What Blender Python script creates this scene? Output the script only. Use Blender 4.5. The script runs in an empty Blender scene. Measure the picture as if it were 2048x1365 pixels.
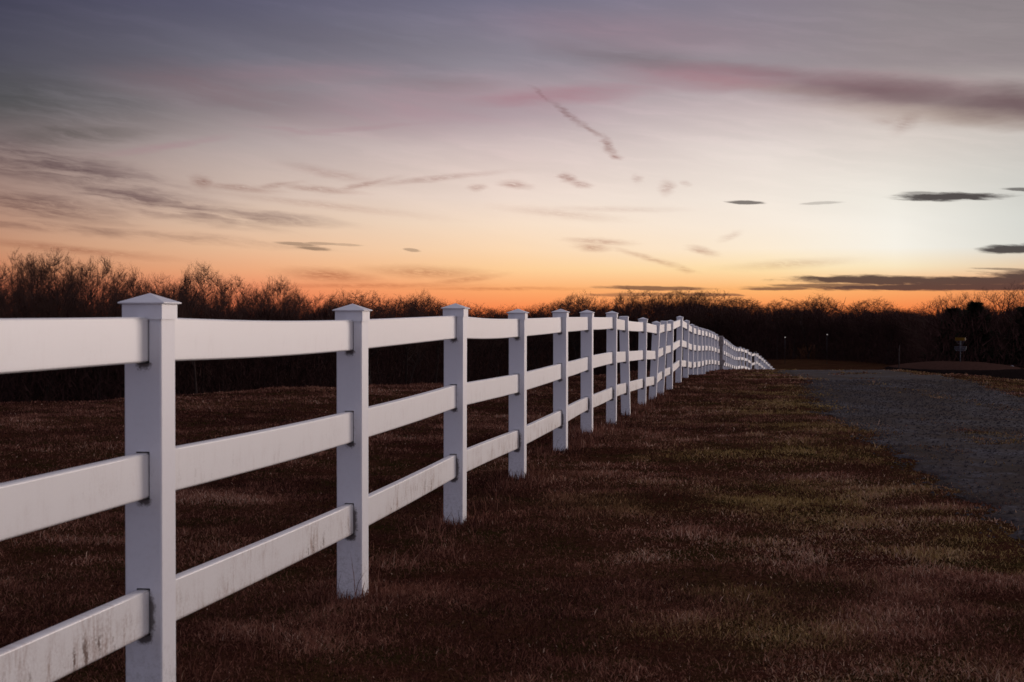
import bpy, bmesh, math, random
import numpy as np
from mathutils import Vector, Matrix

random.seed(11)
rng = np.random.default_rng(11)
scene = bpy.context.scene
COL = scene.collection

# ------------------------------------------------------------------ camera, exposure, sun
FPX = 3075.0                      # focal length for a 2048 px wide picture
CAM_H = 1.34
cam_d = bpy.data.cameras.new('camera')
cam = bpy.data.objects.new('camera', cam_d)
COL.objects.link(cam)
cam.location = (0, 0, CAM_H)
cam.rotation_euler = (math.radians(90 - 0.829), 0, 0)
cam_d.sensor_width = 36
cam_d.lens = 36 * FPX / 2048
cam_d.clip_end = 6000
cam_d.dof.use_dof = True
cam_d.dof.focus_distance = 13.0
cam_d.dof.aperture_fstop = 9.0
scene.camera = cam
scene.view_settings.view_transform = 'Standard'
scene.view_settings.look = 'None'
scene.view_settings.exposure = 0
scene.view_settings.gamma = 1

SUN_AZ, SUN_EL = 44.0, 4.0        # afterglow of the sun that has just set, to the right of the road
sun_d = bpy.data.lights.new('sun', 'SUN')
sun_d.energy = 1.7
sun_d.angle = math.radians(24)
sun_d.color = (1.0, 0.84, 0.77)
sun = bpy.data.objects.new('sun', sun_d)
COL.objects.link(sun)
_sd = Vector((math.sin(math.radians(SUN_AZ)) * math.cos(math.radians(SUN_EL)),
              math.cos(math.radians(SUN_AZ)) * math.cos(math.radians(SUN_EL)),
              math.sin(math.radians(SUN_EL))))
sun.rotation_euler = _sd.to_track_quat('Z', 'Y').to_euler()


def lin(c):
    return tuple(((v / 255) / 12.92 if v / 255 <= .04045 else ((v / 255 + .055) / 1.055) ** 2.4) for v in c)


# ------------------------------------------------------------------ sky (world)
world = bpy.data.worlds.new('World')
scene.world = world
world.use_nodes = True


class NB:
    """small node-tree builder"""
    def __init__(s, nt):
        s.nt = nt
        nt.nodes.clear()

    def n(s, t, **kw):
        nd = s.nt.nodes.new(t)
        for k, v in kw.items():
            setattr(nd, k, v)
        return nd

    def set(s, sock, v):
        if hasattr(v, 'is_output') or isinstance(v, bpy.types.NodeSocket):
            s.nt.links.new(v, sock)
        elif isinstance(v, (int, float)):
            sock.default_value = v
        else:
            v = tuple(v)
            if sock.type == 'RGBA' and len(v) == 3:
                v = v + (1,)
            sock.default_value = v

    def m(s, op, a, b=None, c=None, clamp=False):
        nd = s.n('ShaderNodeMath', operation=op, use_clamp=clamp)
        s.set(nd.inputs[0], a)
        if b is not None:
            s.set(nd.inputs[1], b)
        if c is not None:
            s.set(nd.inputs[2], c)
        return nd.outputs[0]

    def v(s, op, a, b=None, out=0):
        nd = s.n('ShaderNodeVectorMath', operation=op)
        s.set(nd.inputs[0], a)
        if b is not None:
            s.set(nd.inputs[1], b)
        return nd.outputs[out]

    def length(s, a):
        return s.v('LENGTH', a, out='Value')

    def mr(s, x, a, b, c=0., d=1., interp='LINEAR'):
        nd = s.n('ShaderNodeMapRange', interpolation_type=interp)
        for i, q in enumerate((x, a, b, c, d)):
            s.set(nd.inputs[i], q)
        return nd.outputs[0]

    def noise(s, vec, scale, detail=3., rough=.5, dims='3D', dist=0., color=False):
        nd = s.n('ShaderNodeTexNoise', noise_dimensions=dims)
        s.set(nd.inputs['Vector'], vec)
        s.set(nd.inputs['Scale'], scale)
        s.set(nd.inputs['Detail'], detail)
        s.set(nd.inputs['Roughness'], rough)
        s.set(nd.inputs['Distortion'], dist)
        return nd.outputs[1 if color else 0]

    def mix(s, fac, a, b, blend='MIX'):
        nd = s.n('ShaderNodeMix', data_type='RGBA', blend_type=blend)
        s.set(nd.inputs[0], fac)
        s.set(nd.inputs[6], a)
        s.set(nd.inputs[7], b)
        return nd.outputs[2]

    def ramp(s, fac, stops, interp='LINEAR'):
        nd = s.n('ShaderNodeValToRGB')
        cr = nd.color_ramp
        cr.interpolation = interp
        while len(cr.elements) < len(stops):
            cr.elements.new(1.0)
        for e, (p, c) in zip(cr.elements, stops):
            e.position = p
        for e, (p, c) in zip(cr.elements, stops):
            e.color = tuple(c) + ((1,) if len(c) == 3 else ())
        s.set(nd.inputs[0], fac)
        return nd.outputs[0]


def build_sky():
    b = NB(world.node_tree)
    tc = b.n('ShaderNodeTexCoord')
    sep = b.n('ShaderNodeSeparateXYZ')
    b.set(sep.inputs[0], tc.outputs['Generated'])
    x, y, z = sep.outputs
    az = b.m('MULTIPLY', b.m('ARCTAN2', x, y), 180 / math.pi)
    el = b.m('MULTIPLY', b.m('ARCSINE', z), 180 / math.pi)
    uvn = b.n('ShaderNodeCombineXYZ')
    b.set(uvn.inputs[0], az)
    b.set(uvn.inputs[1], el)
    uv = uvn.outputs[0]
    D = 180 / math.pi / FPX                       # degrees per photo pixel

    # clear-sky colour: elevation ramps at several bearings
    ys = (638, 580, 540, 500, 450, 400, 300, 230, 150, 0)
    east = [(146, 132, 150), (164, 150, 166), (168, 160, 180), (166, 165, 190), (161, 167, 196), (155, 165, 197), (150, 160, 194), (147, 155, 189), (143, 150, 183), (137, 144, 175)]
    cols = [
        (-180, east),
        (-70, [(150, 92, 82), (155, 102, 86), (150, 106, 94), (142, 108, 102), (136, 110, 108), (128, 108, 112), (114, 103, 114), (104, 97, 111), (94, 92, 108), (82, 82, 102)]),
        (-18.4, [(190, 92, 70), (202, 112, 82), (206, 136, 100), (200, 146, 114), (188, 146, 124), (168, 138, 126), (134, 120, 120), (106, 104, 108), (84, 83, 95), (65, 65, 86)]),
        (-9.45, [(226, 104, 68), (238, 142, 100), (238, 172, 128), (234, 188, 152), (226, 195, 170), (212, 189, 175), (182, 167, 165), (150, 139, 143), (119, 115, 126), (92, 91, 113)]),
        (0, [(250, 116, 58), (253, 172, 110), (254, 206, 152), (252, 217, 180), (249, 224, 200), (241, 221, 208), (216, 197, 193), (186, 171, 176), (151, 143, 153), (117, 115, 136)]),
        (9.45, [(252, 118, 56), (254, 184, 114), (255, 226, 174), (253, 236, 212), (250, 237, 222), (244, 233, 221), (226, 214, 208), (200, 184, 184), (156, 145, 151), (137, 128, 141)]),
        (14.0, [(248, 116, 56), (250, 172, 106), (250, 230, 192), (248, 242, 230), (246, 241, 231), (238, 233, 223), (222, 212, 204), (200, 186, 181), (153, 142, 145), (138, 130, 136)]),
        (18.4, [(238, 110, 56), (238, 154, 96), (232, 204, 170), (220, 219, 211), (217, 217, 210), (212, 211, 204), (206, 199, 192), (191, 180, 175), (152, 142, 144), (136, 129, 133)]),
        (45, [(240, 130, 70), (242, 170, 116), (244, 204, 170), (240, 220, 204), (238, 224, 214), (234, 224, 217), (226, 218, 214), (216, 209, 208), (205, 199, 200), (188, 183, 188)]),
        (100, [(230, 158, 130), (238, 180, 154), (240, 198, 180), (238, 208, 196), (236, 214, 205), (232, 215, 209), (225, 213, 212), (216, 207, 210), (206, 200, 207), (188, 185, 197)]),
        (180, east),
    ]
    soft = b.noise(b.v('MULTIPLY', uv, (.05, .25, 0)), 1.0, 3, .5)
    elw = b.m('ADD', el, b.m('MULTIPLY', b.m('SUBTRACT', soft, .5), b.mr(el, 1, 8, .1, 1.6)))
    fac = b.m('DIVIDE', elw, 30.0, clamp=True)
    sky = None
    prev = None
    for a, cs in cols:
        st = [((638 - yy) * D / 30.0, lin(c)) for yy, c in zip(ys, cs)]
        top = lin(cs[-1])
        zen = lin((150, 144, 155))
        st.append((1.0, tuple(.5 * p + .5 * q for p, q in zip(top, zen))))
        r = b.ramp(fac, st)
        sky = r if sky is None else b.mix(b.mr(az, prev, a), sky, r)
        prev = a
    sky = b.mix(b.mr(el, 28, 80, 0, 1, 'SMOOTHSTEP'), sky, lin((150, 144, 155)))

    # --- cloud layers (bearing / elevation space)
    def P(px, py):
        return (math.degrees(math.atan((px - 1024) / FPX)), (638 - py) * D)

    nA = b.noise(b.v('MULTIPLY', uv, (.35, 1.6, 0)), 1.0, 4, .6, color=True)
    warpA = b.v('MULTIPLY', b.v('SUBTRACT', nA, (.5, .5, .5)), (1.6, .55, 0))
    uvA = b.v('ADD', uv, warpA)
    nB = b.noise(b.v('MULTIPLY', uv, (1.1, 5.0, 0)), 1.0, 4, .6, color=True)
    warpB = b.v('MULTIPLY', b.v('SUBTRACT', nB, (.5, .5, .5)), (.7, .16, 0))
    uvB = b.v('ADD', uv, warpB)

    def rot(v, ang):
        nd = b.n('ShaderNodeVectorRotate', rotation_type='Z_AXIS')
        b.set(nd.inputs['Vector'], v)
        b.set(nd.inputs['Angle'], math.radians(ang))
        return nd.outputs[0]

    # streaks, drawn out along the wind (falling a little to the right)
    streak = b.noise(b.v('MULTIPLY', rot(uvA, 8), (.28, 2.6, 0)), 1.0, 5, .62)
    streakf = b.noise(b.v('MULTIPLY', rot(uvB, 5), (.9, 7.5, 0)), 1.0, 4, .6)
    streakbig = b.noise(b.v('MULTIPLY', rot(uvA, 12), (.10, .75, 0)), 1.0, 3, .55)

    batch = [None]

    def blob(*a_, **k_):                           # built only when the union asks for it
        return lambda: blob_now(*a_, **k_)

    def blob_now(px, py, rx, ry, slope=0., lo=.15, hi=1.0, src=None, amt=0., tex=None):
        """soft ellipse; rx, ry in photo pixels, slope = downward angle to the right"""
        mp = b.n('ShaderNodeMapping', vector_type='TEXTURE')
        sv = src if src is not None else uvA
        b.set(mp.inputs[0], b.v('ADD', sv, batch[0]) if batch[0] is not None else sv)
        u, v_ = P(px, py)
        mp.inputs['Location'].default_value = (u, v_, 0)
        mp.inputs['Rotation'].default_value = (0, 0, -math.radians(slope))
        mp.inputs['Scale'].default_value = (rx * D, ry * D, 1)
        l = b.length(mp.outputs[0])
        if amt:
            l = b.m('ADD', l, b.m('MULTIPLY', b.m('SUBTRACT', tex, .5), amt))
        return b.mr(l, lo, hi, 1, 0, 'SMOOTHSTEP')

    streakff = b.noise(b.v('MULTIPLY', rot(uv, 6), (2.6, 15.0, 0)), 1.0, 4, .65)

    uvC = b.v('ADD', uv, b.v('MULTIPLY', b.v('SUBTRACT', nB, (.5, .5, .5)), (.5, .06, 0)))

    def union(ms):
        r = ms[0]()
        for i_, q in enumerate(ms[1:]):
            if i_ % 5 == 4:                            # evaluate in short batches: keeps the node stack small
                cx = b.n('ShaderNodeCombineXYZ')
                b.set(cx.inputs[0], b.m('MULTIPLY', r, 1e-7))
                batch[0] = cx.outputs[0]
            r = b.m('MAXIMUM', r, q())
        cx = b.n('ShaderNodeCombineXYZ')
        b.set(cx.inputs[0], b.m('MULTIPLY', r, 1e-7))
        batch[0] = cx.outputs[0]
        return r

    def sc(m_, k):
        return lambda: b.m('MULTIPLY', m_(), k)

    # faint overall brushing of the veil
    veil = b.mr(el, 2.5, 8, .02, .16)
    sky = b.mix(b.m('MULTIPLY', b.mr(streakbig, .35, .68, 1, 0, 'SMOOTHSTEP'), veil), sky, b.mix(1.0, sky, (.55, .53, .56), 'MULTIPLY'))
    sky = b.mix(b.m('MULTIPLY', b.mr(streak, .42, .70, 0, 1, 'SMOOTHSTEP'), b.mr(el, 3, 8, .0, .22)), sky, b.mix(1.0, sky, (1.35, 1.28, 1.30), 'MULTIPLY'))

    # dark grey-violet cirrus fan on the left
    fan = union([
        sc(blob(110, 350, 360, 56, 10, .1, 1), 1.0),
        sc(blob(300, 410, 360, 40, 11, .1, 1), 1.0),
        sc(blob(60, 420, 280, 40, 7, .1, 1), 1.0),
        sc(blob(520, 440, 240, 20, 4, .1, 1), .8),
        sc(blob(120, 465, 380, 16, 4, .1, 1), .7),
        sc(blob(330, 478, 420, 13, 4, .1, 1), .5),
    ])
    fan = b.m('MULTIPLY', fan, b.mr(streak, .34, .60, .12, 1, 'SMOOTHSTEP'))
    fan = b.m('MULTIPLY', fan, b.mr(streakf, .25, .7, .55, 1.1))
    sky = b.mix(fan, sky, b.mix(1.0, sky, (.40, .36, .40), 'MULTIPLY'))
    soft_mass = union([sc(blob(40, 225, 560, 120, 3, 0, 1), .75), sc(blob(150, 285, 250, 38, -2, 0, 1), .95), sc(blob(380, 190, 420, 70, 9, 0, 1), .5), sc(blob(760, 90, 520, 60, 4, 0, 1), .30), sc(blob(1250, 120, 330, 40, 8, 0, 1), .45), sc(blob(900, 175, 200, 22, 2, 0, 1), .35)])
    soft_mass = b.m('MULTIPLY', soft_mass, b.mr(streak, .30, .64, .35, 1, 'SMOOTHSTEP'))
    sky = b.mix(soft_mass, sky, b.mix(1.0, sky, (.46, .48, .46), 'MULTIPLY'))
    # rosy undersides
    rose = union([
        sc(blob(1100, 197, 360, 38, -4, 0, 1), .85),
        sc(blob(1430, 165, 320, 42, 3, 0, 1), .9),
        sc(blob(760, 255, 300, 15, -6, 0, 1), .45),
        sc(blob(590, 268, 150, 9, 5, 0, 1), .40),
        sc(blob(1700, 185, 420, 45, 5, 0, 1), .55),
        sc(blob(900, 215, 560, 90, -3, 0, 1), .42), sc(blob(420, 190, 300, 60, 6, 0, 1), .25), sc(blob(1250, 75, 420, 70, 4, 0, 1), .30), sc(blob(600, 160, 380, 40, -2, 0, 1), .3),
        sc(blob(330, 305, 190, 12, -9, 0, 1), .40),
    ])
    rose = b.m('MULTIPLY', rose, b.mr(streak, .25, .65, .55, 1.0))
    sky = b.mix(rose, sky, lin((166, 126, 136)))
    # the long plum band coming in from the right
    nq = b.noise(b.v('MULTIPLY', uv, (.3, .5, 0)), 1.0, 3, .5)
    plum = union([
        sc(blob(2080, 238, 400, 58, 5, .1, 1), .97),
        sc(blob(1800, 205, 380, 52, 7, .0, 1), .78),
        sc(blob(1560, 160, 260, 26, 6, .0, 1), .34),
        sc(blob(2260, 255, 360, 60, 3, .0, 1), .95),
        sc(blob(1330, 140, 330, 24, 7, .0, 1), .22),
    ])
    plum = b.m('MULTIPLY', plum, b.mr(nq, .25, .7, .8, 1.05), clamp=True)
    sky = b.mix(plum, sky, lin((98, 72, 78)))
    brown = union([sc(blob(1880, 250, 360, 30, 6, 0, 1), .5), sc(blob(1560, 190, 250, 18, 7, 0, 1), .25)])
    sky = b.mix(b.m('MULTIPLY', brown, .6), sky, lin((168, 140, 122)))

    # thin brownish wisps
    w = [
        sc(blob(405, 371, 35, 18.0, 18, 0, 1, uvB, 1.0, streakff), .75),
        sc(blob(480, 382, 116, 11.2, 5, 0, 1, uvB, 1.0, streakff), .6),
        sc(blob(550, 376, 82, 9.0, -8, 0, 1, uvB, 1.0, streakff), .5),
        sc(blob(640, 382, 127, 9.8, 5, 0, 1, uvB, 1.0, streakff), .6),
        sc(blob(725, 373, 105, 9.8, -13, 0, 1, uvB, 1.0, streakff), .6),
        sc(blob(870, 359, 209, 9.8, -6, 0, 1, uvB, 1.0, streakff), .5),
        sc(blob(660, 350, 143, 15.0, 10, 0, 1, uvB, 1.0, streakff), .40),
        sc(blob(955, 377, 29, 10.5, -6, 0, 1, uvB, 1.0, streakff), .65),
        sc(blob(1030, 371, 46, 12.0, 6, 0, 1, uvB, 1.0, streakff), .75),
        sc(blob(1135, 357, 26, 13.5, 10, 0, 1, uvB, 1.0, streakff), .95),
        sc(blob(1160, 370, 40, 10.5, 10, 0, 1, uvB, 1.0, streakff), .8),
        sc(blob(1273, 360, 15, 13.5, 30, 0, 1, uvB, 1.0, streakff), .4),
        sc(blob(1332, 378, 22, 22.5, 20, 0, 1, uvB, 1.0, streakff), .55),
        sc(blob(1370, 370, 18, 9.0, 10, 0, 1, uvB, 1.0, streakff), .4),
        sc(blob(1120, 428, 187, 15.0, 6, 0, 1, uvB, 1.0, streakff), .32),
        sc(blob(1230, 420, 220, 9.0, 1, 0, 1, uvB, 1.0, streakff), .25),
        sc(blob(1200, 484, 99, 10.5, 3, 0, 1, uvB, 1.0, streakff), .65),
        sc(blob(1185, 496, 55, 12.0, 4, 0, 1, uvB, 1.0, streakff), .75),
        sc(blob(1300, 518, 121, 9.0, 16, 0, 1, uvB, 1.0, streakff), .55),
        sc(blob(1370, 540, 24, 10.5, 12, 0, 1, uvB, 1.0, streakff), .5),
        sc(blob(1405, 503, 46, 12.0, 14, 0, 1, uvB, 1.0, streakff), .65),
        sc(blob(1460, 475, 37, 10.5, -20, 0, 1, uvB, 1.0, streakff), .35),
        sc(blob(1580, 530, 187, 15.0, -3, 0, 1, uvB, 1.0, streakff), .40),
        sc(blob(660, 552, 143, 21.0, 4, 0, 1, uvB, 1.0, streakff), .75),
        sc(blob(850, 545, 187, 19.5, 2, 0, 1, uvB, 1.0, streakff), .6),
        sc(blob(930, 560, 110, 12.0, -8, 0, 1, uvB, 1.0, streakff), .55),
        sc(blob(740, 572, 330, 9.0, 0, 0, 1, uvB, 1.0, streakff), .5),
        sc(blob(1000, 578, 286, 6.0, 0, 0, 1, uvB, 1.0, streakff), .5),
        sc(blob(140, 505, 286, 13.5, 5, 0, 1, uvB, 1.0, streakff), .6),
        sc(blob(1808, 262, 24, 45.0, 60, 0, 1, uvB, 1.0, streakff), .42),
        sc(blob(1770, 258, 44, 12.0, 4, 0, 1, uvB, 1.0, streakff), .25),
        sc(blob(640, 412, 330, 12.0, 6, 0, 1, uvB, 1.0, streakff), .3),
    ]
    # old broken contrail
    w += [
        sc(blob(1085, 195, 42, 5.5, 41, 0, 1, uvB, 1.0, streakff), .40),
        sc(blob(1135, 232, 62, 9.5, 37, 0, 1, uvB, 1.0, streakff), .70),
        sc(blob(1182, 263, 48, 9.5, 34, 0, 1, uvB, 1.0, streakff), .65),
        sc(blob(1216, 294, 36, 14, 58, 0, 1, uvB, 1.0, streakff), .85),
        sc(blob(1232, 316, 22, 9, 14, 0, 1, uvB, 1.0, streakff), .9),
    ]
    wisp = b.m('MULTIPLY', union(w), b.mr(streakff, .34, .60, .30, 1.15))
    sky = b.mix(wisp, sky, b.mix(1.0, sky, (.52, .37, .35), 'MULTIPLY'))

    # crisp low dark clouds near the horizon
    d = []
    for px, py, rx, ry, sl, k in [
        (1900, 404, 116, 8.5, 1, 1), (1850, 397, 50, 4, 4, .6), (1490, 409, 42, 4, 2, .85), (1640, 412, 45, 3, -2, .35), (2045, 393, 38, 4, 3, .8),
        (2025, 506, 72, 9, 0, 1), (2120, 498, 90, 9, -2, 1),
        (1960, 577, 470, 7.5, 0, 1), (1760, 563, 195, 10, 1, 1), (1950, 566, 230, 10, 0, 1), (2120, 560, 180, 16, 0, 1), (1660, 573, 130, 5, 0, .8), (1560, 579, 90, 3.5, 0, .8),
        (2000, 543, 60, 2.5, 2, .6), (1310, 577, 130, 4.5, 1, .8), (1420, 590, 80, 4, 1, .7), (1280, 590, 130, 4, 0, .55),
        (628, 499, 46, 4, 5, .6), (590, 490, 44, 3.5, 4, .5), (640, 489, 40, 3, 2, .4), (690, 491, 40, 2.5, 2, .3), (825, 501, 22, 3, 6, .45),
    ]:
        d.append(sc(blob(px, py, rx * 1.08, ry * 1.2, sl, .5, 1.0, uvC, 1.0, streakf), k))
    dark = union(d)
    warm = b.mr(el, .7, 2.2, 0, 1)
    sky = b.mix(b.m('MULTIPLY', dark, .93), sky, b.mix(warm, lin((80, 55, 57)), lin((54, 45, 46))))

    bg = b.n('ShaderNodeBackground')
    b.set(bg.inputs[0], sky)
    bg.inputs[1].default_value = 1.0
    out = b.n('ShaderNodeOutputWorld')
    b.nt.links.new(bg.outputs[0], out.inputs[0])


build_sky()
world.cycles.sampling_method = 'MANUAL'
world.cycles.sample_map_resolution = 512


# ------------------------------------------------------------------ helpers
def prop(o, label=None, cat=None, group=None, kind=None):
    if label: o['label'] = label
    if cat: o['category'] = cat
    if group: o['group'] = group
    if kind: o['kind'] = kind
    return o


def empty(name, loc=(0, 0, 0), rotz=0.):
    o = bpy.data.objects.new(name, None)
    o.empty_display_size = .2
    o.location = loc
    o.rotation_euler = (0, 0, rotz)
    COL.objects.link(o)
    return o


def link(name, me, parent=None, loc=(0, 0, 0)):
    o = bpy.data.objects.new(name, me)
    COL.objects.link(o)
    o.location = loc
    if parent is not None:
        o.parent = parent
    return o


def mesh_np(name, V, loops, starts, totals, mat=None, smooth=False):
    me = bpy.data.meshes.new(name)
    me.vertices.add(len(V))
    me.vertices.foreach_set('co', np.ascontiguousarray(V, np.float32).ravel())
    me.loops.add(len(loops))
    me.loops.foreach_set('vertex_index', np.ascontiguousarray(loops, np.int32))
    me.polygons.add(len(starts))
    me.polygons.foreach_set('loop_start', np.ascontiguousarray(starts, np.int32))
    me.polygons.foreach_set('use_smooth', np.full(len(starts), smooth))
    me.update(calc_edges=True)
    if mat:
        me.materials.append(mat)
    return me


def mesh_pd(name, V, Fs, mat=None, smooth=False):
    me = bpy.data.meshes.new(name)
    me.from_pydata([tuple(v) for v in V], [], Fs)
    me.update()
    if smooth:
        me.polygons.foreach_set('use_smooth', np.full(len(me.polygons), True))
    if mat:
        me.materials.append(mat)
    return me


def tri_mesh(name, V, mat, per=3):
    n = len(V) // per
    st = np.arange(n) * per
    return mesh_np(name, V, np.arange(n * per), st, np.full(n, per), mat)


def hash2(ix, iy, seed):
    h = (ix.astype(np.int64) * 374761393 + iy.astype(np.int64) * 668265263 + seed * 974634777) & 0xffffffff
    h = ((h ^ (h >> 13)) * 1274126177) & 0xffffffff
    h = h ^ (h >> 16)
    return (h & 0xffffff) / float(0xffffff)


def vnoise(x, y, seed=0):
    ix = np.floor(x); iy = np.floor(y)
    fx = x - ix; fy = y - iy
    fx = fx * fx * (3 - 2 * fx); fy = fy * fy * (3 - 2 * fy)
    ix = ix.astype(np.int64); iy = iy.astype(np.int64)
    a = hash2(ix, iy, seed); b_ = hash2(ix + 1, iy, seed)
    c = hash2(ix, iy + 1, seed); d = hash2(ix + 1, iy + 1, seed)
    return (a * (1 - fx) + b_ * fx) * (1 - fy) + (c * (1 - fx) + d * fx) * fy


def fbm(x, y, seed=0, octv=4):
    s = 0; a = .5; t = 0
    for o in range(octv):
        s = s + a * vnoise(x * 2 ** o, y * 2 ** o, seed + o * 7)
        t += a; a *= .5
    return s / t


def sstep(a, b_, x):
    t = np.clip((x - a) / (b_ - a), 0, 1)
    return t * t * (3 - 2 * t)


# ------------------------------------------------------------------ terrain
# fence posts: number, x, y, sideways lean (m over the height), top z
POSTS = [
    (0, -1.600, 2.647, 0, 1.420), (1, -1.190, 5.053, 0, 1.424), (2, -.774, 7.459, .001, 1.413), (3, -.366, 9.865, .004, 1.439), (4, .044, 12.271, .004, 1.420),
    (5, .463, 14.677, .001, 1.435), (6, .833, 17.083, .002, 1.440), (7, 1.261, 19.489, .006, 1.441), (8, 1.623, 21.895, -.030, 1.397),
    (9, 2.055, 24.301, .016, 1.364), (10, 2.441, 26.707, .069, 1.305), (11, 2.812, 29.113, .066, 1.321), (12, 3.229, 31.519, .020, 1.320),
    (13, 3.674, 33.925, .033, 1.406), (14, 4.100, 36.331, .024, 1.316), (15, 4.510, 38.737, .013, 1.214), (16, 4.910, 41.143, .007, 1.153),
    (17, 5.325, 43.549, 0, 1.099), (18, 5.724, 45.955, 0, 1.056), (19, 6.134, 48.361, 0, 1.010), (20, 6.538, 50.767, 0, .952),
    (21, 6.951, 53.173, 0, .890), (22, 7.374, 55.579, 0, .798), (23, 7.826, 57.985, 0, .699), (24, 8.268, 60.391, 0, .633),
    (25, 8.689, 62.797, 0, .523), (26, 9.118, 65.203, 0, .428), (27, 9.542, 67.609, 0, .329), (28, 9.961, 70.015, 0, .224),
    (29, 10.398, 72.421, 0, .115), (30, 10.841, 74.827, 0, .014), (31, 11.302, 77.233, 0, -.079), (32, 11.810, 79.639, 0, -.110),
    (33, 12.353, 82.045, 0, -.221), (34, 12.922, 84.451, 0, -.335), (35, 13.487, 86.857, 0, -.538),
    (36, 14.198, 89.744, 0, -.586), (37, 14.637, 91.669, 0, -.717), (38, 15.205, 94.075, 0, -.924), (39, 15.735, 96.481, 0, -1.107),
    (40, 16.272, 98.887, 0, -1.297), (41, 16.800, 101.293, 0, -1.493), (42, 17.351, 103.699, 0, -1.695), (43, 17.908, 106.105, 0, -1.921), (44, 18.473, 108.511, 0, -2.154),
]
PY = np.array([p[2] for p in POSTS]); PX = np.array([p[1] for p in POSTS])


def fence_x(Y):
    Y = np.asarray(Y, float)
    r = np.interp(Y, PY, PX)
    r = np.where(Y < PY[0], PX[0] + (Y - PY[0]) * .171, r)
    return np.where(Y > PY[-1], PX[-1] + (Y - PY[-1]) * .2, r)


_py = np.array([-20, 0, 7.5, 10, 12.3, 14.7, 17, 19.5, 22, 25, 29, 31.5, 34, 36.3, 39, 43.5, 48, 51, 55.6, 65, 75, 84.5, 92, 108, 130, 160, 200, 300, 500, 4000])
_pz = np.array([0, 0, 0, 0, .03, .06, .03, 0, -.055, -.075, -.095, -.095, -.06, -.06, -.11, -.27, -.36, -.39, -.51, -.97, -1.38, -1.75, -2.13, -3.55, -4.6, -5.2, -5.5, -5.5, -5.6, -6])
_fy = np.arange(-20, 4000, .5)
_fz = np.interp(_fy, _py, _pz)
_k = np.exp(-.5 * (np.arange(-6, 7) / 2.6) ** 2); _k /= _k.sum()
_fz = np.convolve(np.pad(_fz, 6, mode='edge'), _k, 'valid')


def road_left(Y):
    return np.interp(Y, [-10, 0, 9, 11.4, 15.7, 26.6, 36.5, 50, 90, 130], [2.9, 2.92, 2.95, 3.0, 3.55, 5.28, 6.75, 8.65, 16.2, 25])


def road_right(Y):
    return np.interp(Y, [-10, 0, 9, 15, 27, 36.5, 50, 90, 130], [6.5, 6.6, 6.9, 7.5, 9.2, 10.6, 12.7, 20.2, 29])


def ground_z(X, Y, fine=True):
    X = np.asarray(X, float); Y = np.asarray(Y, float)
    p = np.interp(Y, _fy, _fz)
    w = fence_x(Y) - X
    Yc = 23 - 1.3 * (np.clip(w, 0, 14) - 6.5)
    t = np.clip(Y - Yc, 0, None)
    L = .12 - .020 * np.clip(w - 6.5, 0, 14) - 11.2 * sstep(0, 105, t)
    L = np.where(Y > 200, np.minimum(L, -11.2 + (Y - 200) * .002), L)
    wl = sstep(1.5, 8, w)
    z = p * (1 - wl) + L * wl
    v = X - road_right(Y)
    R = -.16 - .10 * sstep(20, 36, Y) - 2.45 * sstep(30, 70, Y) - 2.9 * sstep(112, 200, Y)
    wr = sstep(.2, 4.5, v)
    z = z * (1 - wr) + R * wr
    if fine:
        onroad = sstep(-.3, .5, X - road_left(Y)) * sstep(-.3, .5, road_right(Y) - X)
        z = z + (fbm(X * .9, Y * .9, 3, 3) - .5) * .085 * (1 - .75 * onroad) * sstep(2, 6, Y) * (1 - sstep(40, 80, Y) * .5)
        z = z + (fbm(X * .25, Y * .25, 9, 2) - .5) * .10 * (1 - .8 * onroad)
        z = z + (fbm(X * .04, Y * .04, 5, 3) - .5) * 1.2 * sstep(60, 160, Y)
    return z


def gz(x, y):
    return float(ground_z(np.array([x]), np.array([y]))[0])


# ------------------------------------------------------------------ materials
def new_mat(name):
    m_ = bpy.data.materials.new(name)
    m_.use_nodes = True
    b = NB(m_.node_tree)
    bs = b.n('ShaderNodeBsdfPrincipled')
    out = b.n('ShaderNodeOutputMaterial')
    b.nt.links.new(bs.outputs[0], out.inputs[0])
    return m_, b, bs


def bump(b, bs, h, dist=.01, strength=1.):
    nd = b.n('ShaderNodeBump')
    nd.inputs['Strength'].default_value = strength
    nd.inputs['Distance'].default_value = dist
    b.set(nd.inputs['Height'], h)
    b.nt.links.new(nd.outputs[0], bs.inputs['Normal'])


def mat_ground():
    m_, b, bs = new_mat('turf_soil')
    g = b.n('ShaderNodeNewGeometry').outputs['Position']
    n1 = b.noise(g, .35, 4, .6)
    n2 = b.noise(g, 2.2, 5, .65)
    n3 = b.noise(g, 28, 4, .7)
    n4 = b.noise(b.v('MULTIPLY', g, (1, 1, .2)), 90, 2, .6)
    c = b.mix(b.mr(n1, .38, .62), (.075, .025, .017), (.105, .046, .025))
    c = b.mix(b.mr(n2, .42, .68), c, (.050, .036, .012))
    c = b.mix(b.mr(n3, .35, .70), c, b.mix(1.0, c, (.38, .34, .36), 'MULTIPLY'))
    c = b.mix(b.mr(n4, .60, .78), c, b.mix(1.0, c, (2.4, 2.3, 2.2), 'MULTIPLY'))
    b.set(bs.inputs['Base Color'], c)
    bs.inputs['Roughness'].default_value = 1.0
    bs.inputs['Specular IOR Level'].default_value = 0.
    bump(b, bs, b.m('ADD', n3, b.m('MULTIPLY', n4, .4)), .05, .9)
    return m_


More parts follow.
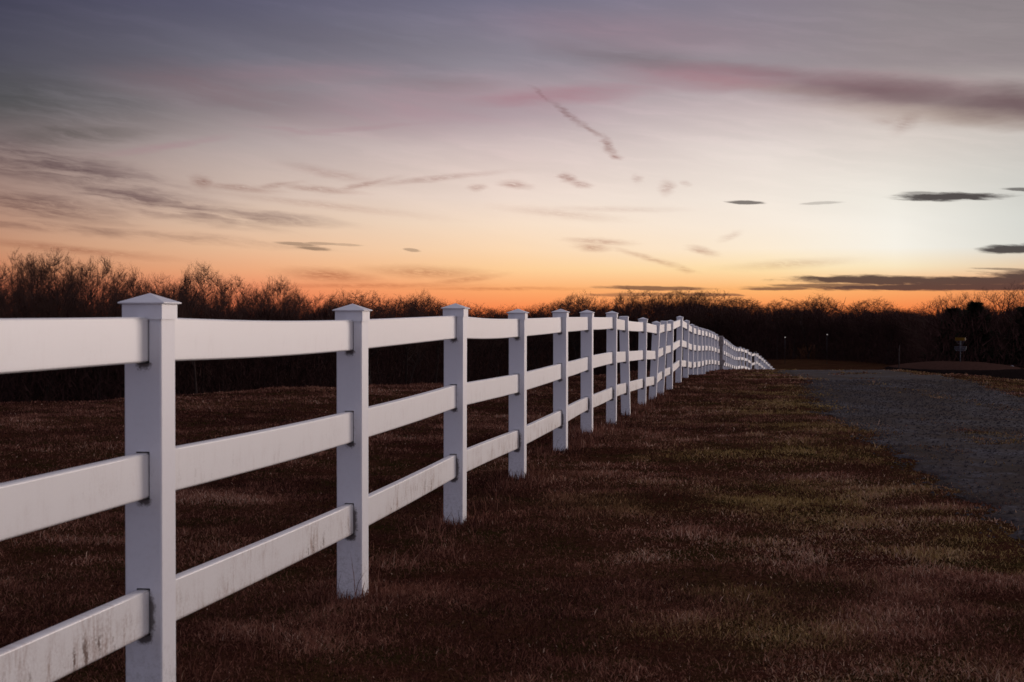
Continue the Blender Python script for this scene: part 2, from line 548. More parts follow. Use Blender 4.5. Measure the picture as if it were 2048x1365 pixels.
def mat_gravel(name='gravel_surface'):
    m_, b, bs = new_mat(name)
    g = b.n('ShaderNodeNewGeometry').outputs['Position']
    vo = b.n('ShaderNodeTexVoronoi')
    b.set(vo.inputs['Vector'], g)
    vo.inputs['Scale'].default_value = 26
    big = b.noise(g, .6, 4, .6)
    mid = b.noise(g, 4.5, 4, .65)
    fine = b.noise(g, 60, 3, .6)
    sp = b.n('ShaderNodeSeparateColor')
    b.set(sp.inputs[0], vo.outputs['Color'])
    stone = b.mix(sp.outputs[1], (.020, .020, .028), (.120, .115, .140))
    dirt = b.mix(fine, (.020, .010, .008), (.055, .030, .022))
    long_ = b.noise(b.v('MULTIPLY', g, (1.5, .22, 1)), 1.0, 4, .6)
    mixf = b.m('ADD', b.m('ADD', b.m('MULTIPLY', big, .4), b.m('MULTIPLY', mid, .25)), b.m('MULTIPLY', long_, .35))
    c = b.mix(b.mr(mixf, .43, .53, .10, .97), stone, dirt)
    c = b.mix(b.mr(b.noise(g, 2.2, 5, .75), .50, .66, 0, .8), c, (.020, .013, .011))
    c = b.mix(b.mr(vo.outputs['Distance'], .25, .6, 0, .55), c, (.03, .026, .028))
    b.set(bs.inputs['Base Color'], c)
    bs.inputs['Roughness'].default_value = 1.0
    bs.inputs['Specular IOR Level'].default_value = .03
    bump(b, bs, b.m('SUBTRACT', b.m('MULTIPLY', fine, .5), vo.outputs['Distance']), .012, .35)
    return m_


def mat_blade():
    m_, b, bs = new_mat('grass_blades')
    a = b.n('ShaderNodeAttribute', attribute_name='tone')
    sp = b.n('ShaderNodeSeparateColor')
    b.set(sp.inputs[0], a.outputs['Color'])
    dry = b.ramp(sp.outputs[0], [(0, (.045, .014, .010)), (.45, (.205, .078, .050)), (.8, (.37, .175, .110)), (1, (.56, .36, .25))])
    grn = b.ramp(sp.outputs[0], [(0, (.045, .027, .009)), (.55, (.260, .160, .052)), (1, (.44, .30, .12))])
    b.set(bs.inputs['Base Color'], b.mix(sp.outputs[1], dry, grn))
    bs.inputs['Roughness'].default_value = .85
    bs.inputs['Specular IOR Level'].default_value = .06
    return m_


def dirt_col(b):
    return (.16, .115, .085)


def mat_rail(name, amount):
    m_, b, bs = new_mat(name)
    uvn = b.n('ShaderNodeUVMap', uv_map='UVMap').outputs[0]
    rnd = b.n('ShaderNodeObjectInfo').outputs['Random']
    off = b.n('ShaderNodeCombineXYZ')
    b.set(off.inputs[0], b.m('MULTIPLY', rnd, 37.0))
    uv = b.v('ADD', uvn, off.outputs[0])
    sep = b.n('ShaderNodeSeparateXYZ'); b.set(sep.inputs[0], uvn)
    base = b.mix(b.noise(uv, 3.0, 3, .5), (.79, .775, .765), (.82, .81, .80))
    patch = b.noise(b.v('MULTIPLY', uv, (2.2, .8, 1)), 1.0, 2, .5)
    st = b.noise(b.v('MULTIPLY', uv, (42, 1.3, 1)), 1.0, 4, .65)
    gr = b.noise(b.v('MULTIPLY', uv, (90, 14, 1)), 1.0, 3, .7)
    low = b.mr(sep.outputs[1], .0, .9, 1, .35)
    streak = b.m('MULTIPLY', b.mr(b.m('ADD', b.m('MULTIPLY', st, .7), b.m('MULTIPLY', gr, .3)), .44, .62, 0, 1), b.mr(patch, .34, .56, .12, 1))
    film = b.m('MULTIPLY', b.mr(gr, .35, .75, 0, .6), b.mr(patch, .25, .7, .15, .7))
    c = b.mix(b.m('MULTIPLY', film, b.m('MULTIPLY', low, .9 * amount)), base, (.46, .42, .37))
    run = b.m('MULTIPLY', streak, b.mr(b.noise(b.v('MULTIPLY', uv, (9, .7, 1)), 1.0, 2, .5), .42, .62, .05, 1))
    c = b.mix(b.m('MULTIPLY', b.m('MULTIPLY', run, low), amount * .95, clamp=True), c, (.38, .28, .24))
    drip = b.noise(b.v('MULTIPLY', uv, (26, .9, 1)), 1.0, 3, .6)
    drip = b.m('MULTIPLY', b.mr(b.m('ADD', b.m('MULTIPLY', drip, .72), b.m('MULTIPLY', gr, .28)), .555, .64, 0, 1), b.mr(patch, .50, .60, 0, 1))
    drip = b.m('MULTIPLY', drip, b.mr(sep.outputs[1], .25, .75, 1, 0))
    c = b.mix(b.m('MULTIPLY', drip, amount * .85, clamp=True), c, (.15, .095, .075))
    # grime gathered along the underside
    c = b.mix(b.m('MULTIPLY', b.mr(sep.outputs[1], .0, .10, 1, 0), b.m('MULTIPLY', gr, .5 + amount * .4), clamp=True), c, (.25, .2, .18))
    b.set(bs.inputs['Base Color'], c)
    bs.inputs['Roughness'].default_value = .38
    bs.inputs['Specular IOR Level'].default_value = .45
    return m_


SLOT_TOP = (1.339, .897, .452)
RAIL_H, RAIL_T, PW = .147, .040, .127


def mat_post():
    m_, b, bs = new_mat('post_vinyl')
    tc = b.n('ShaderNodeTexCoord').outputs['Object']
    rnd = b.n('ShaderNodeObjectInfo').outputs['Random']
    off = b.n('ShaderNodeCombineXYZ')
    b.set(off.inputs[0], b.m('MULTIPLY', rnd, 41.0))
    p = b.v('ADD', tc, off.outputs[0])
    sep = b.n('ShaderNodeSeparateXYZ'); b.set(sep.inputs[0], tc)
    X, Y, Z = sep.outputs
    base = b.mix(b.noise(p, 4.0, 3, .5), (.76, .755, .775), (.81, .80, .815))
    sp1 = b.noise(p, 140, 4, .75)
    sp2 = b.noise(p, 45, 4, .7)
    spk = b.m('ADD', b.m('MULTIPLY', sp1, .55), b.m('MULTIPLY', sp2, .45))
    total = None
    for i, zt in enumerate(SLOT_TOP):
        zb = zt - RAIL_H - .004
        k = (.75, .85, 1.25)[i]
        # clot of dirt hanging under the slot
        dz = b.m('SUBTRACT', zb, Z)
        hang = b.m('MULTIPLY', b.mr(dz, .0, .034, 1, 0), b.mr(dz, -.004, .0, 0, 1))
        hang = b.m('MULTIPLY', hang, b.mr(b.m('ABSOLUTE', b.m('SUBTRACT', X, .004)), .010, .036, 1, 0))
        # stain on the road side of the slot
        side = b.m('MULTIPLY', b.mr(X, .018, .022, 0, 1), b.mr(X, .022, .050, 1, 0))
        side = b.m('MULTIPLY', b.m('MULTIPLY', side, (.25, .35, 1.0)[i]), b.m('MULTIPLY', b.mr(Z, zb - .03, zb + .03, 0, 1), b.mr(Z, zt - .05, zt + .005, 1, 0)))
        s_ = b.m('MULTIPLY', b.m('MAXIMUM', b.m('MULTIPLY', hang, 1.5), b.m('MULTIPLY', side, .9)), k)
        total = s_ if total is None else b.m('MAXIMUM', total, s_)
    fm = b.mr(Y, -.060, -.057, 1, 0)                      # only on the face that the rails enter
    total = b.m('MULTIPLY', total, fm)
    stain = b.mr(b.m('ADD', spk, b.m('MULTIPLY', total, .42)), .60, .82, 0, .9)
    stain = b.m('MULTIPLY', stain, b.mr(total, .02, .25, 0, 1))
    c = b.mix(stain, base, (.070, .048, .042))
    # splashed and scuffed foot
    foot = b.m('MULTIPLY', b.mr(Z, .02, .30, 1, 0), b.mr(spk, .47, .66, 0, .75))
    c = b.mix(foot, c, (.22, .20, .15))
    c = b.mix(b.m('MULTIPLY', b.mr(sp2, .5, .8, 0, .22), b.mr(Z, 0, 1.2, 1, .3)), c, (.42, .38, .36))
    b.set(bs.inputs['Base Color'], c)
    bs.inputs['Roughness'].default_value = .42
    bs.inputs['Specular IOR Level'].default_value = .4
    return m_


def mat_simple(name, col, rough=.8, spec=.2, nscale=0., var=.3, metal=0.):
    m_, b, bs = new_mat(name)
    if nscale:
        g = b.n('ShaderNodeTexCoord').outputs['Object']
        n1 = b.noise(g, nscale, 4, .6)
        lo = tuple(v * (1 - var) for v in col); hi = tuple(min(1, v * (1 + var)) for v in col)
        b.set(bs.inputs['Base Color'], b.mix(b.mr(n1, .3, .7), lo, hi))
    else:
        bs.inputs['Base Color'].default_value = tuple(col) + (1,)
    bs.inputs['Roughness'].default_value = rough
    bs.inputs['Specular IOR Level'].default_value = spec
    bs.inputs['Metallic'].default_value = metal
    return m_


M_ground = mat_ground()
M_gravel = mat_gravel()
M_blade = mat_blade()
M_rail = mat_rail('rail_vinyl', .10)
M_rail_mid = mat_rail('rail_vinyl_worn', .30)
M_rail_low = mat_rail('rail_vinyl_stained', 1.7)
M_post = mat_post()
M_cap = mat_simple('cap_vinyl', (.78, .775, .79), .4, .4, 9, .06)
M_bark = mat_simple('bark', (.050, .032, .027), .95, .1, 3, .35)
M_twig = mat_simple('twigs', (.085, .045, .034), .95, .1)
M_pale_bark = mat_simple('pale_bark', (.34, .26, .23), .9, .1, 3, .2)
M_cedar = mat_simple('cedar_needles', (.030, .030, .018), .95, .1)
M_brush = mat_simple('brushwood', (.052, .024, .020), .95, .1)

# ------------------------------------------------------------------ ground sheet
def axis(parts):
    out = [np.arange(a, b_, s) for a, b_, s in parts]
    return np.concatenate(out)


gy = axis([(-12, 4, 1.), (4, 16, .12), (16, 45, .25), (45, 120, 1.), (120, 420, 5.), (420, 1000, 60.), (1000, 3601, 200.)])
gx = axis([(-2400, -400, 250.), (-400, -120, 20.), (-120, -20, 3.), (-20, -9, .6), (-9, 15, .2), (15, 40, .8), (40, 120, 3.), (120, 400, 20.), (400, 2401, 250.)])
GX, GY = np.meshgrid(gx, gy)
GZ = ground_z(GX, GY)
nx, ny = len(gx), len(gy)
V = np.stack([GX.ravel(), GY.ravel(), GZ.ravel()], 1)
ii = (np.arange(ny - 1)[:, None] * nx + np.arange(nx - 1)[None, :]).ravel()
quads = np.stack([ii, ii + 1, ii + nx + 1, ii + nx], 1)
ground = link('ground', mesh_np('ground', V, quads.ravel(), np.arange(len(quads)) * 4, None, M_ground, True))
prop(ground, 'dark reddish brown winter turf rolling away to the woods', kind='structure')

# gravel lane, a separate sheet just above the turf with a ragged margin
ry = axis([(-8, 4, .5), (4, 20, .10), (20, 60, .25), (60, 112, 1.)])
NXR = 30
t = np.linspace(0, 1, NXR)


def edge_wobble(Y, seed):
    return (fbm(Y * .55, Y * 0 + seed, 21 + seed, 4) - .5) * .7 + (fbm(Y * 3.2, Y * 0 + seed * 3, 31 + seed, 3) - .5) * .30


rl = road_left(ry) + edge_wobble(ry, 1)
rr = road_right(ry) + edge_wobble(ry, 2) * .8
RX = rl[:, None] + (rr - rl)[:, None] * t[None, :]
RY = np.repeat(ry[:, None], NXR, 1)
cross = np.abs(t[None, :] - .5) * 2
RZ = ground_z(RX, RY) + .012 - .05 * np.clip(cross - .93, 0, 1) / .07 * .6
V = np.stack([RX.ravel(), RY.ravel(), RZ.ravel()], 1)
ii = (np.arange(len(ry) - 1)[:, None] * NXR + np.arange(NXR - 1)[None, :]).ravel()
quads = np.stack([ii, ii + 1, ii + NXR + 1, ii + NXR], 1)
road = link('gravel_road', mesh_np('gravel_road', V, quads.ravel(), np.arange(len(quads)) * 4, None, M_gravel, True))
prop(road, 'blue grey gravel lane running beside the white fence over the crest', kind='structure')


def road_mask(X, Y):
    """1 on the bare gravel, 0 on turf"""
    l = road_left(Y) + edge_wobble(Y, 1)
    r = road_right(Y) + edge_wobble(Y, 2) * .8
    rag = (fbm(X * 1.1, Y * .8, 81, 4) - .5) * 2.6
    m_ = sstep(-.25, .75, X - l + rag * .55) * sstep(-.25, .6, r - X + rag * .4)
    c = (l + r) / 2
    strip = np.clip(1.25 - np.abs(X - c - .25) / .9, 0, 1) * sstep(.52, .60, fbm(X * .9, Y * .30, 77, 3))
    clump = np.exp(-(((X - 5.45 - .17 * (Y - 17)) / .75) ** 2 + ((Y - 17) / 2.4) ** 2)) + rag * .12
    return m_ * (1 - .8 * strip) * (1 - sstep(.40, .70, clump))


# ------------------------------------------------------------------ grass blades (stuff)
def grass(name, bands, label, hscale=1., fence_line=False):
    allV = []; tone = []
    for y0, y1, dens, wmul in bands:
        area = .72 * .5 * (y1 ** 2 - y0 ** 2) + 3.2 * (y1 - y0)
        n = int(area * dens)
        Y = np.sqrt(rng.random(n) * (y1 ** 2 - y0 ** 2) + y0 ** 2)
        X = (rng.random(n) * 2 - 1) * (.36 * Y + 1.6)
        if fence_line:
            at_post = rng.random(n) < .45                          # the mower never reaches the posts
            kp = rng.integers(1, 10, n)
            Y = np.where(at_post, PY[kp] + rng.normal(0, .11, n), Y)
            X = fence_x(Y) + rng.normal(0, .13, n)
        rm = road_mask(X, Y)
        tuft = fbm(X * 2.6, Y * 2.6, 41, 3)
        big = fbm(X * .55, Y * .55, 43, 3)
        keep = (rng.random(n) > rm * 1.02) & (rng.random(n) < .45 + 1.1 * np.clip(tuft - .25, 0, 1) + (.3 if fence_line else 0))
        if fence_line:
            keep &= (fbm(X * 0 + .5, Y * .9, 55, 3) + rng.random(n) * .25 > .58) | at_post
        X = X[keep]; Y = Y[keep]; tuft = tuft[keep]; big = big[keep]; n = len(X)
        if n == 0:
            continue
        Z = ground_z(X, Y) - .004
        hh = (.010 + .017 * rng.random(n) ** 1.5 + .06 * np.clip(tuft - .50, 0, 1)) * hscale * (1 + .012 * np.clip(Y - 10, 0, 40))
        if fence_line:
            hh = (.02 + .06 * rng.random(n) ** 2) * np.where(at_post[keep], .7, 1.3)
        tall = rng.random(n) < .006
        hh = np.where(tall, hh * 2.0, hh)
        tilt = np.clip(rng.normal(1.0, .42, n), .05, 1.5)
        if fence_line:
            tilt = np.clip(rng.normal(.45, .3, n), .02, 1.3)
        an = rng.random(n) * 2 * np.pi + (fbm(X * 1.3, Y * 1.3, 47, 2) - .5) * 3
        wd = (.0008 + .00019 * Y) * wmul * (.6 + .8 * rng.random(n))
        d = np.stack([np.cos(an), np.sin(an), 0 * an], 1)
        s_ang = rng.random(n) * np.pi
        side = np.stack([np.cos(s_ang), np.sin(s_ang) * .5, 0 * s_ang], 1) * wd[:, None]
        up = np.array([0, 0, 1.])
        base = np.stack([X, Y, Z], 1)
        L = hh * 1.35
        mid = base + (d * np.sin(tilt * .6)[:, None] + up * np.cos(tilt * .6)[:, None]) * (L * .55)[:, None]
        tip = mid + (d * np.sin(tilt * 1.35)[:, None] + up * np.cos(tilt * 1.35)[:, None]) * (L * .5)[:, None]
        B = np.stack([base - side, base + side, mid + side * .8, mid - side * .8, tip], 1)
        allV.append(B.reshape(-1, 3))
        side_d = X - fence_x(Y)                                   # the paddock and the strip along the posts are maroon, the verge is olive
        verge = sstep(.3, 2.2, side_d + (fbm(X * .7, Y * .7, 63, 3) - .5) * 2.0)
        g = np.clip((big - .50) * 2.6 + .60 * verge - .06 + (fbm(X * 1.7, Y * 1.7, 61, 4) - .5) * 1.5 + rng.normal(0, .26, n), 0, 1)
        g *= .15 + .85 * verge
        tn = np.clip(rng.beta(1.6, 2.0, n) * .85 + (tuft - .5) * .7 + (fbm(X * .9, Y * .9, 71, 3) - .5) * 1.0 - .13 * (1 - verge) + .05, 0, 1)  # lower tone off the verge: maroon grass, plus vignette darkening put into the colour
        tn = np.where(rng.random(n) < .004 + .010 * verge, 1.0, tn)
        tone.append(np.repeat(np.stack([tn, g, 0 * g, 0 * g + 1], 1), 5, 0))
    V = np.concatenate(allV); T = np.concatenate(tone)
    n = len(V) // 5
    lp = (np.arange(n)[:, None] * 5 + np.array([0, 1, 2, 3, 3, 2, 4])[None, :]).ravel()
    st = (np.arange(n)[:, None] * 7 + np.array([0, 4])[None, :]).ravel()
    me = mesh_np(name, V, lp, st, None, M_blade)
    at = me.attributes.new('tone', 'FLOAT_COLOR', 'POINT')
    at.data.foreach_set('color', T.astype(np.float32).ravel())
    o = link(name, me)
    prop(o, label, kind='stuff')
    return o


grass('grass', [(4.2, 8, 9000, 1), (8, 13, 4200, 1.1), (13, 22, 1500, 1.25), (22, 36, 500, 1.5), (36, 62, 130, 2.0)],
      'matted dead grass with dull green patches on both sides of the fence')
grass('tall_grass', [(4.2, 30, 45, 1.0)], 'uncut straw coloured wisps standing along the foot of the fence', fence_line=True)


# loose stones on the lane
def stones():
    n = 16000
    Y = 5 + 30 * rng.random(n) ** 1.7
    l = road_left(Y) + edge_wobble(Y, 1); r = road_right(Y) + edge_wobble(Y, 2) * .8
    X = l - .10 + (r - l + .2) * rng.random(n)
    Z = ground_z(X, Y) + .012
    s = .004 + .015 * rng.random(n) ** 3 + .0003 * Y
    oc = np.array([(1, 0, 0), (0, 1, 0), (-1, 0, 0), (0, -1, 0), (0, 0, .8)])
    a = rng.random(n) * 6.28
    P_ = oc[None] * s[:, None, None] * (.7 + .6 * rng.random((n, 5, 1)))
    ca, sa = np.cos(a)[:, None], np.sin(a)[:, None]
    Px = P_[..., 0] * ca - P_[..., 1] * sa; Py = P_[..., 0] * sa + P_[..., 1] * ca
    V = np.stack([Px + X[:, None], Py + Y[:, None], P_[..., 2] + Z[:, None]], -1).reshape(-1, 3)
    tri = np.array([0, 1, 4, 1, 2, 4, 2, 3, 4, 3, 0, 4])
    lp = (np.arange(n)[:, None] * 5 + tri[None]).ravel()
    o = link('loose_gravel', mesh_np('loose_gravel', V, lp, np.arange(n * 4) * 3, None, mat_simple('stone', (.058, .050, .050), 1., 0., 30, .5)))
    prop(o, 'small loose grey stones scattered over the lane', kind='stuff')


stones()


# ------------------------------------------------------------------ fence
def post_mesh():
    """hollow vinyl post: rounded corners, slots cut in the two faces the rails enter"""
    h = PW / 2; r = .007; zt = 1.385; z0 = -.45; sw = RAIL_T / 2 + .003
    V = []; Fc = []
    def quad(pts):
        i = len(V); V.extend(pts); Fc.append((i, i + 1, i + 2, i + 3))
    slots = sorted([(s - RAIL_H - .004, s + .004) for s in SLOT_TOP])
    zs = [z0]
    for a, c in slots: zs += [a, c]
    zs.append(zt)
    for sgn in (-1, 1):
        def q4(x0, x1, za, zb, yy):
            p = [(x0, yy, za), (x1, yy, za), (x1, yy, zb), (x0, yy, zb)]
            quad(p if sgn < 0 else p[::-1])
        y = sgn * h
        q4(-h + r, -sw, z0, zt, y); q4(sw, h - r, z0, zt, y)
        for i in range(0, len(zs) - 1, 2):
            q4(-sw, sw, zs[i], zs[i + 1], y)
        yi = y - sgn * .005
        for a, c in slots:                                  # thickness of the wall round each slot
            quad([(-sw, y, a), (-sw, yi, a), (-sw, yi, c), (-sw, y, c)])
            quad([(sw, y, a), (sw, y, c), (sw, yi, c), (sw, yi, a)])
            quad([(-sw, y, a), (sw, y, a), (sw, yi, a), (-sw, yi, a)])
            quad([(-sw, y, c), (-sw, yi, c), (sw, yi, c), (sw, y, c)])
    for sgn in (-1, 1):
        x = sgn * h
        p = [(x, -h + r, z0), (x, h - r, z0), (x, h - r, zt), (x, -h + r, zt)]
        quad(p if sgn > 0 else p[::-1])
    for cx in (-1, 1):
        for cy in (-1, 1):
            pts = []
            for k in range(4):
                a = k / 3 * math.pi / 2
                pts.append((cx * (h - r + r * math.cos(a)), cy * (h - r + r * math.sin(a))))
            for k in range(3):
                a, c = pts[k], pts[k + 1]
                p = [(a[0], a[1], z0), (c[0], c[1], z0), (c[0], c[1], zt), (a[0], a[1], zt)]
                quad(p if cx * cy > 0 else p[::-1])
    quad([(-h + r, -h + r, zt), (h - r, -h + r, zt), (h - r, h - r, zt), (-h + r, h - r, zt)])
    return mesh_pd('post', V, Fc, M_post)


def cap_mesh(flat=False):
    s = PW / 2 + .0045; pl = PW / 2 + .0155
    rings = [(s, 1.331), (s, 1.3805), (pl - .003, 1.3815), (pl, 1.3835), (pl, 1.3865), (pl - .004, 1.3885)]
    V = []; Fc = []
    for (a, z) in rings:
        V += [(-a, -a, z), (a, -a, z), (a, a, z), (-a, a, z)]
    for k in range(len(rings) - 1):
        for j in range(4):
            Fc.append((k * 4 + j, k * 4 + (j + 1) % 4, (k + 1) * 4 + (j + 1) % 4, (k + 1) * 4 + j))
    n = len(V); V.append((0, 0, 1.4175 if not flat else 1.393))
    k = len(rings) - 1
    for j in range(4):
        Fc.append((k * 4 + j, k * 4 + (j + 1) % 4, n))
    return mesh_pd('post_cap', V, Fc, M_cap)


def cap_small_mesh():
    """low flush insert cap of the posts that lost their pyramid"""
    s = PW / 2 + .002
    V = []
    for a, z in [(s, 1.372), (s, 1.390), (s - .02, 1.399)]:
        V += [(-a, -a, z), (a, -a, z), (a, a, z), (-a, a, z)]
    Fc = [(k * 4 + j, k * 4 + (j + 1) % 4, k * 4 + 4 + (j + 1) % 4, k * 4 + 4 + j) for k in range(2) for j in range(4)] + [(8, 9, 10, 11)]
    return mesh_pd('post_cap', V, Fc, M_cap)


ME_POST, ME_CAP, ME_FLAT = post_mesh(), cap_mesh(), cap_small_mesh()


def rail_mesh(a, c, right, bow, sag, mat):
    """hollow-looking ribbed plank from a to c (local: starts at the origin); right = unit vector to the road side"""
    N = 10
    d = c - a
    h, tt, r = RAIL_H / 2, RAIL_T / 2, .006
    sec = []
    for cx, cz in ((1, -1), (1, 1), (-1, 1), (-1, -1)):
        rng_a = {(1, -1): (-90, 0), (1, 1): (0, 90), (-1, 1): (90, 180), (-1, -1): (180, 270)}[(cx, cz)]
        for k in range(3):
            an = math.radians(rng_a[0] + (rng_a[1] - rng_a[0]) * k / 2)
            sec.append((cx * (tt - r) + r * math.cos(an), cz * (h - r) + r * math.sin(an)))
    V = []; Fc = []; uvs = []
    L = d.length
    per = [0]
    for k in range(len(sec)):
        q = sec[(k + 1) % len(sec)]; p = sec[k]
        per.append(per[-1] + math.hypot(q[0] - p[0], q[1] - p[1]))
    m_ = len(sec)
    for i in range(N + 1):
        s = i / N
        off = math.sin(s * math.pi)
        p = d * s + right * (bow * off) + Vector((0, 0, -sag * off))
        for (sx, sz) in sec:
            V.append(p + right * sx + Vector((0, 0, sz)))
    for i in range(N):
        for k in range(m_):
            k2 = (k + 1) % m_
            Fc.append((i * m_ + k, i * m_ + k2, (i + 1) * m_ + k2, (i + 1) * m_ + k))
    Fc.append(tuple(range(m_ - 1, -1, -1))); Fc.append(tuple(N * m_ + k for k in range(m_)))
    me = bpy.data.meshes.new('rail')
    me.from_pydata([tuple(v) for v in V], [], Fc)
    me.update()
    uvl = me.uv_layers.new(name='UVMap')
    vv = np.array([(L * (vi // m_) / N, (sec[vi % m_][1] + h) / RAIL_H) for vi in range(len(V))])
    li = np.zeros(len(me.loops), np.int32); me.loops.foreach_get('vertex_index', li)
    uvl.data.foreach_set('uv', vv[li].astype(np.float32).ravel())
    me.polygons.foreach_set('use_smooth', np.full(len(me.polygons), True))
    # shade the broad flats flat
    for p_ in me.polygons:
        if p_.area > .012 or len(p_.vertices) > 4:
            p_.use_smooth = False
    me.materials.append(mat)
    return me


def fence(label, nums, rails_between):
    root = empty('white_fence', (POSTS[nums[0]][1], POSTS[nums[0]][2], gz(POSTS[nums[0]][1], POSTS[nums[0]][2])))
    prop(root, label, 'fence')
    inv = Matrix.Translation(-root.location)
    slots = {}
    for n in nums:
        _, x, y, lean, top = POSTS[n]
        i0, i1 = max(n - 1, 0), min(n + 1, len(POSTS) - 1)
        th = math.atan2(POSTS[i1][1] - POSTS[i0][1], POSTS[i1][2] - POSTS[i0][2])
        yaw = -th + random.uniform(-.02, .02)
        fb = random.uniform(-.008, .008)
        R = Matrix.Rotation(yaw, 4, 'Z') @ Matrix.Rotation(math.atan(lean / 1.4), 4, 'Y') @ Matrix.Rotation(fb, 4, 'X')
        Mw = Matrix.Translation((x, y, top - 1.417)) @ R
        po = link('post', ME_POST, root)
        po.matrix_local = inv @ Mw
        flat = n in (8, 11)
        co = link('post_cap', ME_FLAT if flat else ME_CAP, po)
        if n == 8:
            po['label'] = 'leaning post with a flat low cap instead of a pyramid'
        elif n == 10:
            po['label'] = 'post leaning towards the lane'
        elif n == 13:
            po['label'] = 'post standing taller than its neighbours'
        elif n == 1:
            po['label'] = 'nearest post with pyramid cap and dirt under its slots'
        slots[n] = [Mw @ Vector((0, 0, s - RAIL_H / 2)) for s in SLOT_TOP]
    for a, c in rails_between:
        for k in range(3):
            A = slots[a][k].copy(); Cc = slots[c][k].copy()
            d = (Cc - A).normalized()
            A2 = A - d * .012 ; C2 = Cc - d * .020
            rt = Vector((d.y, -d.x, 0)).normalized()
            bow = random.uniform(-.007, .007)
            sag = random.uniform(-.003, .006)
            if k == 0 and a == 1: sag = .008
            if k == 0 and a == 3: sag = .010
            m_ = (M_rail, M_rail_mid, M_rail_low)[k]
            if a > 14 and k == 2: m_ = M_rail_mid
            ro = link('rail', rail_mesh(A2, C2, rt, bow, sag, m_), root)
            ro.location = A2 - root.location
            if k == 2 and a < 9:
                ro['label'] = 'bottom rail streaked with brown dirt'
    return root


main_fence = fence('long white vinyl three rail fence running from the foreground over the crest', list(range(0, 36)), [(i, i + 1) for i in range(0, 35)])
far_fence = fence('short white fence dropping downhill beyond the gate until only its tops show', list(range(36, 45)), [(i, i + 1) for i in range(36, 44)])


# ------------------------------------------------------------------ small box helper
def boxes(name, lst, mat, parent=None, bevel=0.):
    bm = bmesh.new()
    for (cx, cy, cz, sx, sy, sz, *rz) in lst:
        M_ = Matrix.Translation((cx, cy, cz))
        if rz:
            M_ = M_ @ rz[0]
        bmesh.ops.create_cube(bm, size=1, matrix=M_ @ Matrix.Diagonal((sx, sy, sz, 1)))
    if bevel:
        bmesh.ops.bevel(bm, geom=bm.edges[:], offset=bevel, segments=1, affect='EDGES')
    me = bpy.data.meshes.new(name)
    bm.to_mesh(me); bm.free()
    me.materials.append(mat)
    return link(name, me, parent)


def tube(name, pts, rad, mat, parent=None, sides=8, closed=False):
    V = []; Fc = []
    pts = [Vector(p) for p in pts]
    n = len(pts)
    for i, p in enumerate(pts):
        if closed:
            t_ = (pts[(i + 1) % n] - pts[i - 1]).normalized()
        else:
            t_ = (pts[min(i + 1, n - 1)] - pts[max(i - 1, 0)]).normalized()
        u = t_.orthogonal().normalized() if abs(t_.z) > .9 else Vector((0, 0, 1)).cross(t_).normalized()
        w = t_.cross(u)
        r = rad[i] if hasattr(rad, '__len__') else rad
        for k in range(sides):
            a = 2 * math.pi * k / sides
            V.append(p + u * (r * math.cos(a)) + w * (r * math.sin(a)))
    for i in range(n if closed else n - 1):
        j = (i + 1) % n
        for k in range(sides):
            Fc.append((i * sides + k, i * sides + (k + 1) % sides, j * sides + (k + 1) % sides, j * sides + k))
    if not closed:
        Fc.append(tuple(range(sides - 1, -1, -1))); Fc.append(tuple((n - 1) * sides + k for k in range(sides)))
    return link(name, mesh_pd(name, V, Fc, mat, True), parent)


M_iron = mat_simple('black_iron', (.03, .03, .034), .5, .4)
M_weather = mat_simple('weathered_wood', (.27, .235, .225), .9, .1, 12, .35)
M_gal = mat_simple('galvanised_steel', (.085, .085, .105), .6, .2, 20, .15, .0)
M_yellow = mat_simple('yellow_band', (.13, .066, .006), .6, .1, 10, .12)


# ------------------------------------------------------------------ gate between the two runs
def gate():
    p0 = POSTS[35]; p1 = POSTS[36]
    a = Vector((p0[1], p0[2], p0[4] - 1.417)); c = Vector((p1[1], p1[2], p1[4] - 1.417))
    d = (c - a); L = d.length
    yaw = -math.atan2(d.x, d.y)
    root = empty('gate', (a.x, a.y, a.z), yaw)
    prop(root, 'white gate with black hardware near the far end of the long fence', 'gate')
    for y in (.12, L - .12):
        boxes('stile', [(0, y, .72, .05, .09, 1.18)], M_rail, root, .006)
    for z in (.24, .70, 1.22):
        boxes('gate_rail', [(0, L / 2, z, .038, L - .34, .14)], M_rail, root, .005)
    for z in (.20, 1.30):
        boxes('hinge', [(.035, .16, z, .02, .34, .07), (.035, 0.0, z, .05, .06, .13)], M_iron, root, .004)
    boxes('latch', [(.03, L - .10, 1.33, .10, .20, .09), (.03, L - .10, .17, .08, .20, .10)], M_iron, root, .004)
    return root


gate()


# ------------------------------------------------------------------ weathered post beside the fence
def weathered_post():
    x, y = 7.74, 56.9
    z = gz(x, y)
    root = empty('weathered_post', (x, y, z))
    prop(root, 'grey weathered wooden post with a squared head standing against the far fence', 'post')
    boxes('shaft', [(0, 0, .40, .105, .12, 1.3)], M_weather, root, .012)
    boxes('head', [(.0, 0, 1.10, .145, .15, .38)], M_weather, root, .014)
    boxes('cleat', [(.05, -.03, .30, .12, .10, .22, Matrix.Rotation(.5, 4, 'Y'))], M_weather, root, .01)


weathered_post()


